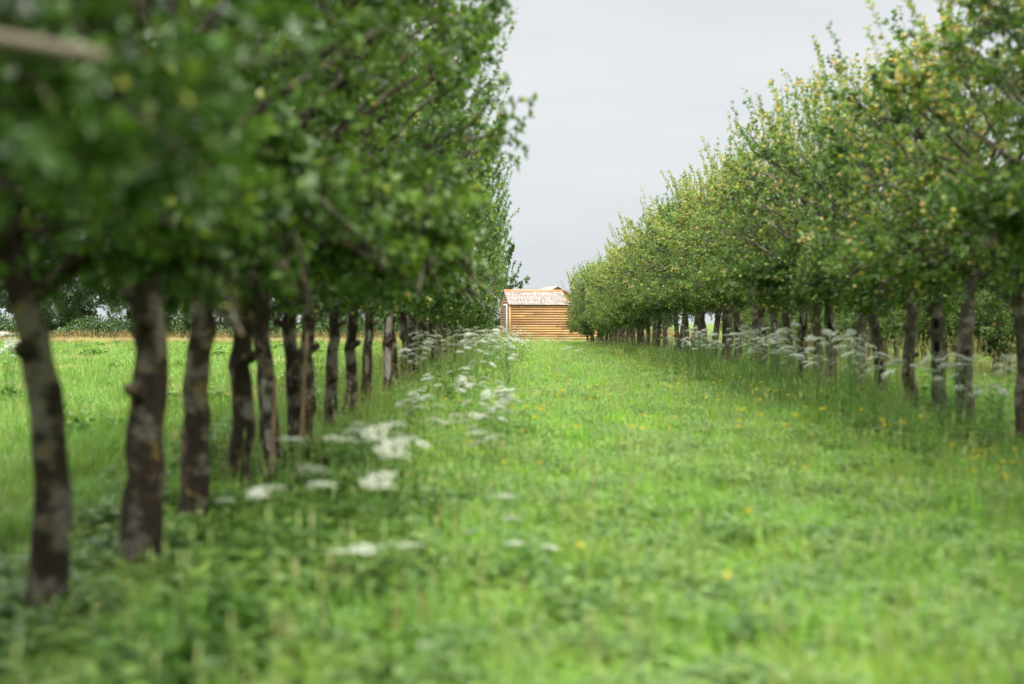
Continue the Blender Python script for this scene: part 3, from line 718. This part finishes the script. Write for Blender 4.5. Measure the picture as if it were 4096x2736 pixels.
for k in range(14):
    D_ = rnd.uniform(15,19.5); x = rnd.uniform(3.6,6.2); h = rnd.uniform(.75,1.3)
    parsley(x, D_, h, 'loose white cow parsley around the near hedge-side trunks', 'cow parsley around the near hedge-side trunks')
for k in range(16):
    D_ = rnd.uniform(45,92); x = rnd.uniform(-.6,3.4)*(1 if D_<80 else .8); h = rnd.uniform(.45,.75)
    parsley(x, D_, h, 'low white cow parsley dotted in the grass before the shed', 'cow parsley dotted before the shed', far=True)
for px,py,D_ in ((15,765,24.),(9,792,24.5),(20,780,25.)):
    x,y,h = near_px(px,py,D_); parsley(x,y,h,'tall cow parsley out in the field past the leaning trunk','cow parsley out in the field', us=1.1)

# ------------------------------------------------------------------ buttercups
def buttercup_mesh(seed, h):
    rg = np.random.default_rng(seed); mb = MB(); q = np.linspace(0,1,6)[:,None]
    tipx = rg.normal(0,.04,2); tube(mb, np.column_stack([tipx[0]*q**2, tipx[1]*q**2, q*h]), np.linspace(.002,.0013,6), 4, 1)
    c = np.array([tipx[0],tipx[1],h])
    for k in range(5):
        a_ = k*2*np.pi/5; d = np.array([math.cos(a_), math.sin(a_), .55]); s = np.array([-math.sin(a_), math.cos(a_), 0]); r_ = .021
        v = [c, c+d*r_*.5+s*r_*.42, c+d*r_*.95+s*r_*.42+[0,0,.003], c+d*r_*1.05+[0,0,.004], c+d*r_*.95-s*r_*.42+[0,0,.003], c+d*r_*.5-s*r_*.42]
        mb.add(v, [(0,1,2,3),(0,3,4,5)], 0, .8)
    n_=6; P = np.array([c*0+[0,0,h*.1]]*n_); leaves(mb, P, rg.normal(size=(n_,3))*[1,1,.3]+[0,0,.4], np.array([[0,0,1.]]*n_), [.06]*n_, [.035]*n_, 2, .5)
    return mb.mesh('buttercup', [M['yellow_petal'], M['green_stem'], M['weed_leaf']])
BC = [buttercup_mesh(s, h) for s, h in ((1,.38),(2,.44),(3,.5),(4,.42))]
def buttercup(x, y, label, group, sc=1.):
    o = link('buttercup', BC[rnd.randrange(4)], None, (x,y,0)); o.rotation_euler=(0,0,rnd.uniform(0,6.28)); o.scale=(sc,)*3; tag(o, label, 'wild flower', group)
for px,py in ((1327,1243),(1168,1083),(1198,1081),(1192,988),(1565,968),(1555,995),(1660,1195),(1663,1310),(1805,1090),(1250,935),(1240,912),(1075,1015)):
    D_ = (CAM_H-.44)*K/(py-740); buttercup((px-1225)/K*D_, D_, 'single yellow buttercup in the near mown alley grass', 'buttercups in the near alley', 1.0)
for k in range(14):
    D_ = rnd.uniform(10,12.6); buttercup(rnd.uniform(.31,.345)*D_*.98, D_, 'yellow buttercup in the small cluster at the hedge-side picture edge', 'buttercup cluster at the picture edge', 1.0)
for k in range(250):
    D_ = 14+60*rnd.random()**1.5; x = rnd.choice((rnd.gauss(.35,.7), rnd.uniform(-1.0,4.0), rnd.uniform(1.8,3.9))); buttercup(x, D_, 'yellow buttercup among those sprinkled along the middle of the alley', 'buttercups sprinkled along the alley', 1.22)

# ------------------------------------------------------------------ grass and weeds
def blade_tuft(seed, n, rad, h0, h1, w0, mat, curl=.5, seedheads=0):
    rg = np.random.default_rng(seed); mb = MB()
    a_ = rg.uniform(0,2*np.pi,n); r_ = np.sqrt(rg.random(n))*rad
    b = np.stack([r_*np.cos(a_), r_*np.sin(a_), np.full(n,-.02)],-1)
    az = rg.uniform(0,2*np.pi,n); h = rg.uniform(h0,h1,n); lean = rg.uniform(.1,1.,n)*curl; wd = rg.uniform(.7,1.3,n)*w0
    d = np.stack([np.cos(az), np.sin(az), np.zeros(n)],-1); s = np.stack([-np.sin(az), np.cos(az), np.zeros(n)],-1)
    up = np.array([0,0,1.])
    pts = []
    for t, wf in ((0,.8),(.4,1.),(.75,.75)):
        c = b + up*(h*(t - .25*lean*t*t))[:,None] + d*(h*lean*t*t*.8)[:,None]
        pts += [c+s*(wd*wf/2)[:,None], c-s*(wd*wf/2)[:,None]]
    tip = b + up*(h*(1-.3*lean))[:,None] + d*(h*lean*.95)[:,None]
    V = np.stack(pts+[tip],1).reshape(-1,3); k = np.arange(n)[:,None]*7
    tone = np.where(rg.random(n)<.05, 1., rg.uniform(0,.88,n))
    mb.add(V, np.concatenate([k+[[0,1,3,2]], k+[[2,3,5,4]]],0), 0, np.concatenate([tone,tone]))
    mb.f[3].append((k+np.array([[4,5,6]])) + mb.n - len(V)); mb.m[3].append(np.zeros(n,dtype=np.int32)); mb.t[3].append(tone.astype(np.float32))
    if seedheads:
        for _ in range(seedheads):
            an = rg.uniform(0,6.28); hh = h1*rg.uniform(1.05,1.35); tip = np.array([math.cos(an)*.1, math.sin(an)*.1, hh]); q = np.linspace(0,1,5)[:,None]
            tube(mb, tip*q*np.array([1,1,1]), np.linspace(.0016,.001,5), 3, 0, tone=.99, cap=False)
            tube(mb, np.array([tip, tip+np.array([0.004,0,.03]), tip+np.array([.012,0,.07])]), [.002,.006,.001], 4, 0, tone=1., cap=False)
    return mb
def clover(seed, n, rad, mat):
    rg = np.random.default_rng(seed); mb = MB(); a_=rg.uniform(0,6.28,n); r_=np.sqrt(rg.random(n))*rad
    c = np.stack([r_*np.cos(a_), r_*np.sin(a_), rg.uniform(.06,.20,n)],-1)
    for k in range(3):
        a2 = rg.uniform(0,6.28,n)*0 + a_*3 + k*2.094
        leaves(mb, c, np.stack([np.cos(a2),np.sin(a2),rg.uniform(-.1,.35,n)],-1), np.array([0,0,1.])+rg.normal(0,.2,(n,3)), rg.uniform(.026,.042,n), rg.uniform(.022,.034,n), 0, rg.uniform(.2,.9,n))
    return mb
def broadweed(seed, n, h):
    rg = np.random.default_rng(seed); mb = MB()
    for _ in range(5):
        x0, y0 = rg.normal(0,.09,2); hh = h*rg.uniform(.6,1.1); lx, ly = rg.normal(0,.08,2)
        q = np.linspace(0,1,5)[:,None]; pts = np.column_stack([x0+lx*q, y0+ly*q, q*hh-.02]); tube(mb, pts, np.linspace(.004,.002,5), 4, 0, tone=.3, cap=False)
        m = n; t = rg.uniform(.15,1,m); an = rg.uniform(0,6.28,m)
        P = np.column_stack([x0+lx*t, y0+ly*t, t*hh]); d = np.column_stack([np.cos(an), np.sin(an), rg.uniform(-.1,.6,m)])
        ln = rg.uniform(.06,.12,m)*(1.25-.6*t); ln=ln*1.25; leaves(mb, P+d*.02, d, np.array([0,0,1.])+rg.normal(0,.3,(m,3)), ln, ln*rg.uniform(.45,.6,m), 0, np.clip(rg.normal(.45,.25,m),0,1), droop=.3)
    return mb
def proto(name, mb, mats):
    return bpy.data.objects.new(name, mb.mesh(name, mats))      # lives only inside the scattered grass

def scatter(name, pts, rot, scl, idx, protos, label, matlist=None):
    me = bpy.data.meshes.new(name); n = len(pts)
    me.vertices.add(n); me.vertices.foreach_set('co', np.asarray(pts, dtype=np.float32).ravel())
    for nm, ty, arr, fld in (('rz','FLOAT',rot,'value'),('scl','FLOAT_VECTOR',scl,'vector'),('idx','INT',idx,'value')):
        a_ = me.attributes.new(nm, ty, 'POINT'); a_.data.foreach_set(fld, np.asarray(arr, dtype=np.int32 if ty=='INT' else np.float32).ravel())
    me.update()
    o = link(name, me); tag(o, label, 'grass', kind='stuff')
    ng = bpy.data.node_groups.new(name, 'GeometryNodeTree')
    ng.interface.new_socket('Geometry', in_out='INPUT', socket_type='NodeSocketGeometry'); ng.interface.new_socket('Geometry', in_out='OUTPUT', socket_type='NodeSocketGeometry')
    gi = ng.nodes.new('NodeGroupInput'); go = ng.nodes.new('NodeGroupOutput')
    join = ng.nodes.new('GeometryNodeJoinGeometry')
    def attr(nm, ty):
        x = ng.nodes.new('GeometryNodeInputNamedAttribute'); x.data_type = ty; x.inputs[0].default_value = nm; return x.outputs[0]
    for k, p in enumerate(protos):
        info = ng.nodes.new('GeometryNodeObjectInfo'); info.inputs['Object'].default_value = p
        iop = ng.nodes.new('GeometryNodeInstanceOnPoints')
        cmp_ = ng.nodes.new('FunctionNodeCompare'); cmp_.data_type = 'INT'; cmp_.operation = 'EQUAL'
        ng.links.new(attr('idx','INT'), cmp_.inputs[2]); cmp_.inputs[3].default_value = k
        cx = ng.nodes.new('ShaderNodeCombineXYZ'); ng.links.new(attr('rz','FLOAT'), cx.inputs[2])
        ng.links.new(gi.outputs[0], iop.inputs['Points']); ng.links.new(cmp_.outputs[0], iop.inputs['Selection'])
        ng.links.new(info.outputs['Geometry'], iop.inputs['Instance']); ng.links.new(cx.outputs[0], iop.inputs['Rotation'])
        ng.links.new(attr('scl','FLOAT_VECTOR'), iop.inputs['Scale']); ng.links.new(iop.outputs[0], join.inputs[0])
    ng.links.new(join.outputs[0], go.inputs[0])
    md = o.modifiers.new('scatter', 'NODES'); md.node_group = ng
    return o

rg = np.random.default_rng(2024)
def sample(xmin, xmax, y0, y1, dens):
    """dens(y) tufts per square metre; xmin/xmax functions of y"""
    out = []
    for ya in np.arange(y0, y1, .5):
        a_, b_ = xmin(ya), xmax(ya)
        if b_ <= a_: continue
        n_ = rg.poisson((b_-a_)*.5*dens(ya)); 
        out.append(np.column_stack([rg.uniform(a_,b_,n_), rg.uniform(ya,ya+.5,n_), np.zeros(n_)]))
    return np.concatenate(out)
def vis_r(y): return .37*y+1.5
def vis_l(y): return -.41*y-1.5

# short meadow grass of the alley
G1 = [proto('grass_tuft', blade_tuft(1,70,.16,.10,.26,.0075,0,1.2), [M['grass']]), proto('grass_tuft', blade_tuft(2,70,.16,.12,.30,.007,0,1.1), [M['grass']]),
      proto('clover_patch', clover(3,52,.17,0), [M['weed_leaf']]), proto('grass_tuft', blade_tuft(4,46,.13,.16,.36,.006,0,.6,3), [M['grass']])]
P_ = sample(lambda y: max(-3.2, vis_l(y)), lambda y: min(vis_r(y), 4.9), 3.5, 101, lambda y: 52 if y<14 else 34 if y<25 else 20 if y<45 else 14)
n = len(P_); s = rg.uniform(.8,1.25,n)*(1+np.clip((P_[:,1]-14)/60,0,1)*.5)
hn = 1 + .28*np.sin(P_[:,0]*2.1+P_[:,1]*.6)*np.sin(P_[:,1]*1.3+.5)
scatter('meadow_grass', P_, rg.uniform(0,6.28,n), np.column_stack([s,s,np.minimum(s,1.25)*hn*np.where((P_[:,0]<-1.7)&(P_[:,1]<9.5),.5,1)]), rg.choice([0,0,0,1,1,2,2,2,2,3],n), G1, 'short bright lime green meadow grass with clover filling the alley')
# long grass of the tree strips
G2 = [proto('grass_tuft', blade_tuft(11,60,.16,.35,.75,.007,0,.75), [M['long_grass']]), proto('grass_tuft', blade_tuft(12,50,.16,.45,.9,.0065,0,.65,4), [M['long_grass']]),
      proto('weed_clump', broadweed(13,26,.55), [M['weed_leaf']])]
A = sample(lambda y: -3.9 if y>9 else -3.4, lambda y: -1.35+min(.5,max(0,y-20)*.02), 4.0, 100, lambda y: 17 if y<25 else 13)
B = sample(lambda y: 3.75-max(0,(y-40)/55.)*1.2, lambda y: min(vis_r(y), 8.5), 12, 100, lambda y: 15 if y<40 else 11)
P_ = np.concatenate([A,B]); n = len(P_)
hl = np.clip(.2+.055*(P_[:,1]-9), .2, .88)
ed = np.where(P_[:,0]<0, np.clip((-1.2-P_[:,0])/.7,.35,1), np.clip((P_[:,0]-3.4)/1.0,.35,1))
sz = hl*ed*rg.uniform(.75,1.3,n)
scatter('long_grass', P_, rg.uniform(0,6.28,n), np.column_stack([np.clip(.55+sz*.6,0,1.2)]*2+[sz]), rg.choice([0,0,1,2],n), G2, 'tall cool green grass and weeds along the foot of the tree rows')
# broad-leaved undergrowth by the nearest field-side trunks
G3 = [proto('weed_clump', broadweed(21,26,.46), [M['weed_leaf']]), proto('weed_clump', broadweed(22,24,.30), [M['weed_leaf']]), proto('grass_tuft', blade_tuft(23,55,.16,.2,.5,.007,0,.8), [M['long_grass']])]
A = sample(lambda y: -3.2, lambda y: -.45-.12*max(0,y-8), 3.6, 14, lambda y: 34)
Bv = sample(lambda y: 4.6, lambda y: min(vis_r(y),8), 12.5, 20, lambda y: 9)
P_ = np.concatenate([A,Bv]); n = len(P_); s = rg.uniform(.6,1.2,n)
low = np.where(P_[:,0]<-1.6, np.clip(.42+.1*(P_[:,1]-8.5),.42,.9), .8)
scatter('undergrowth', P_, rg.uniform(0,6.28,n), np.column_stack([s,s,s*low*rg.uniform(.7,1.1,n)]), rg.choice([0,0,1,2],n), G3, 'dark leafy weeds and nettles round the near field-side trunks')
# open field
G4 = [proto('grass_tuft', blade_tuft(31,60,.22,.10,.28,.009,0,.9), [M['field_grass']]), proto('grass_tuft', blade_tuft(32,60,.22,.12,.34,.009,0,.8), [M['field_grass']]), proto('grass_tuft', blade_tuft(33,60,.2,.12,.36,.008,0,.8), [M['dry_grass']]), proto('weed_clump', broadweed(34,20,.22), [M['weed_leaf']])]
P_ = sample(vis_l, lambda y: -3.6, 6, 92, lambda y: 22 if y<20 else 9 if y<40 else 4.5)
n = len(P_); s = rg.uniform(.9,1.3,n)*(1+np.clip((P_[:,1]-15)/50,0,1.0))
pt = np.sin(P_[:,1]*.55+.25*P_[:,0])+.6*np.sin(P_[:,0]*.9+P_[:,1]*.21)
dry = (pt+rg.normal(0,.4,n) > 1.02); lush = np.sin(P_[:,0]*1.7+2)*np.sin(P_[:,1]*1.1+P_[:,0]*.4)
scatter('field_grass', P_, rg.uniform(0,6.28,n), np.column_stack([s,s,np.minimum(s,1.3)*np.where(dry,.6,np.clip(1+.5*lush,.55,1.4))*rg.uniform(.7,1.3,n)]), np.where(dry,2,np.where((lush>.55)&(rg.random(n)<.12),3,rg.choice([0,1],n))), G4, 'cropped yellow green field grass with straw patches beside the trees')
# tall dry grass closing the field
G5 = [proto('grass_tuft', blade_tuft(41,60,.3,.5,1.0,.014,0,.5,4), [M['dry_grass']]), proto('grass_tuft', blade_tuft(42,60,.3,.4,.8,.014,0,.6,2), [M['field_grass']])]
P_ = sample(lambda y: -50, lambda y: -4, 91, 97, lambda y: 7); n = len(P_); s = rg.uniform(.7,1.1,n)
scatter('dry_grass', P_, rg.uniform(0,6.28,n), np.column_stack([s*1.3,s*1.3,s*.75]), rg.choice([0,0,0,1],n), G5, 'band of tall straw coloured grass along the far field edge')
# grass under the rows behind
P_ = sample(lambda y: 8.3, lambda y: min(vis_r(y),17.5), 20, 100, lambda y: 8 if y<50 else 4); n=len(P_); s=rg.uniform(.8,1.3,n)
scatter('orchard_grass', P_, rg.uniform(0,6.28,n), np.column_stack([s*1.4,s*1.4,s*.55]), rg.choice([0,0,1,2],n), G2, 'shaded rough grass between the second row and the hedge')

# ------------------------------------------------------------------ light
SUN_EL, SUN_AZ = 56., 145.         # compass-style: from behind the viewer, hedge side
wd = bpy.data.worlds.new('World'); S.world = wd; wd.use_nodes = True
nt = wd.node_tree; nt.nodes.clear()
out = nt.nodes.new('ShaderNodeOutputWorld'); bg = nt.nodes.new('ShaderNodeBackground')
sky = nt.nodes.new('ShaderNodeTexSky'); sky.sky_type = 'NISHITA'; sky.sun_disc = False
sky.sun_elevation = R(SUN_EL); sky.sun_rotation = R(SUN_AZ); sky.air_density = 1.; sky.dust_density = 2.
tc = nt.nodes.new('ShaderNodeTexCoord'); sp = nt.nodes.new('ShaderNodeSeparateXYZ'); L(nt, tc.outputs['Generated'], sp.inputs[0])
mp = nt.nodes.new('ShaderNodeMapping'); mp.inputs['Scale'].default_value = (1,1,4.5); L(nt, tc.outputs['Generated'], mp.inputs[0])
cl = noise(nt, 2.2, 5, .55, mp.outputs[0])
grad = maprange(nt, sp.outputs[2], .22, .85, 1.0, 5.2)
base = ramp(nt, cl, [(.34, (.70,.75,.795)), (.5,(.80,.825,.845)), (.66, (.87,.88,.885))])
v1 = nt.nodes.new('ShaderNodeVectorMath'); v1.operation='SCALE'; L(nt, base, v1.inputs[0]); L(nt, math_(nt,'MULTIPLY',grad,4.0), v1.inputs[3])
mx = mixc(nt, .95, sky.outputs[0], v1.outputs[0])
L(nt, mx, bg.inputs[0]); bg.inputs[1].default_value = .1
L(nt, bg.outputs[0], out.inputs[0])
sl = bpy.data.lights.new('sun', 'SUN'); sl.energy = 1.9; sl.angle = R(25); sl.color = (1,.95,.87)
so = bpy.data.objects.new('sun', sl); COL.objects.link(so)
az = R(SUN_AZ); el = R(SUN_EL)
dirv = Vector((math.sin(az)*math.cos(el), math.cos(az)*math.cos(el), math.sin(el)))
so.rotation_euler = dirv.to_track_quat('Z','Y').to_euler(); so.location = (0,-10,30)

# ------------------------------------------------------------------ camera
cam = bpy.data.cameras.new('camera'); cam.sensor_width = 36; cam.lens = 50; cam.clip_start = .1; cam.clip_end = 6000
co = bpy.data.objects.new('camera', cam); COL.objects.link(co); S.camera = co
co.location = (0,0,CAM_H); co.rotation_euler = (R(90-.773),0,R(.905))
cam.dof.use_dof = True; cam.dof.focus_distance = 85; cam.dof.aperture_fstop = 1.02; cam.dof.aperture_blades = 0

S.render.engine = 'CYCLES'
cy = S.cycles
cy.use_denoising = True
try: cy.denoiser = 'OPENIMAGEDENOISE'
except Exception: pass
cy.max_bounces = 6; cy.diffuse_bounces = 3; cy.glossy_bounces = 2; cy.transmission_bounces = 5; cy.transparent_max_bounces = 4
cy.caustics_reflective = False; cy.caustics_refractive = False
S.view_settings.view_transform = 'Standard'; S.view_settings.look = 'None'; S.view_settings.exposure = 1.28; S.view_settings.gamma = 1
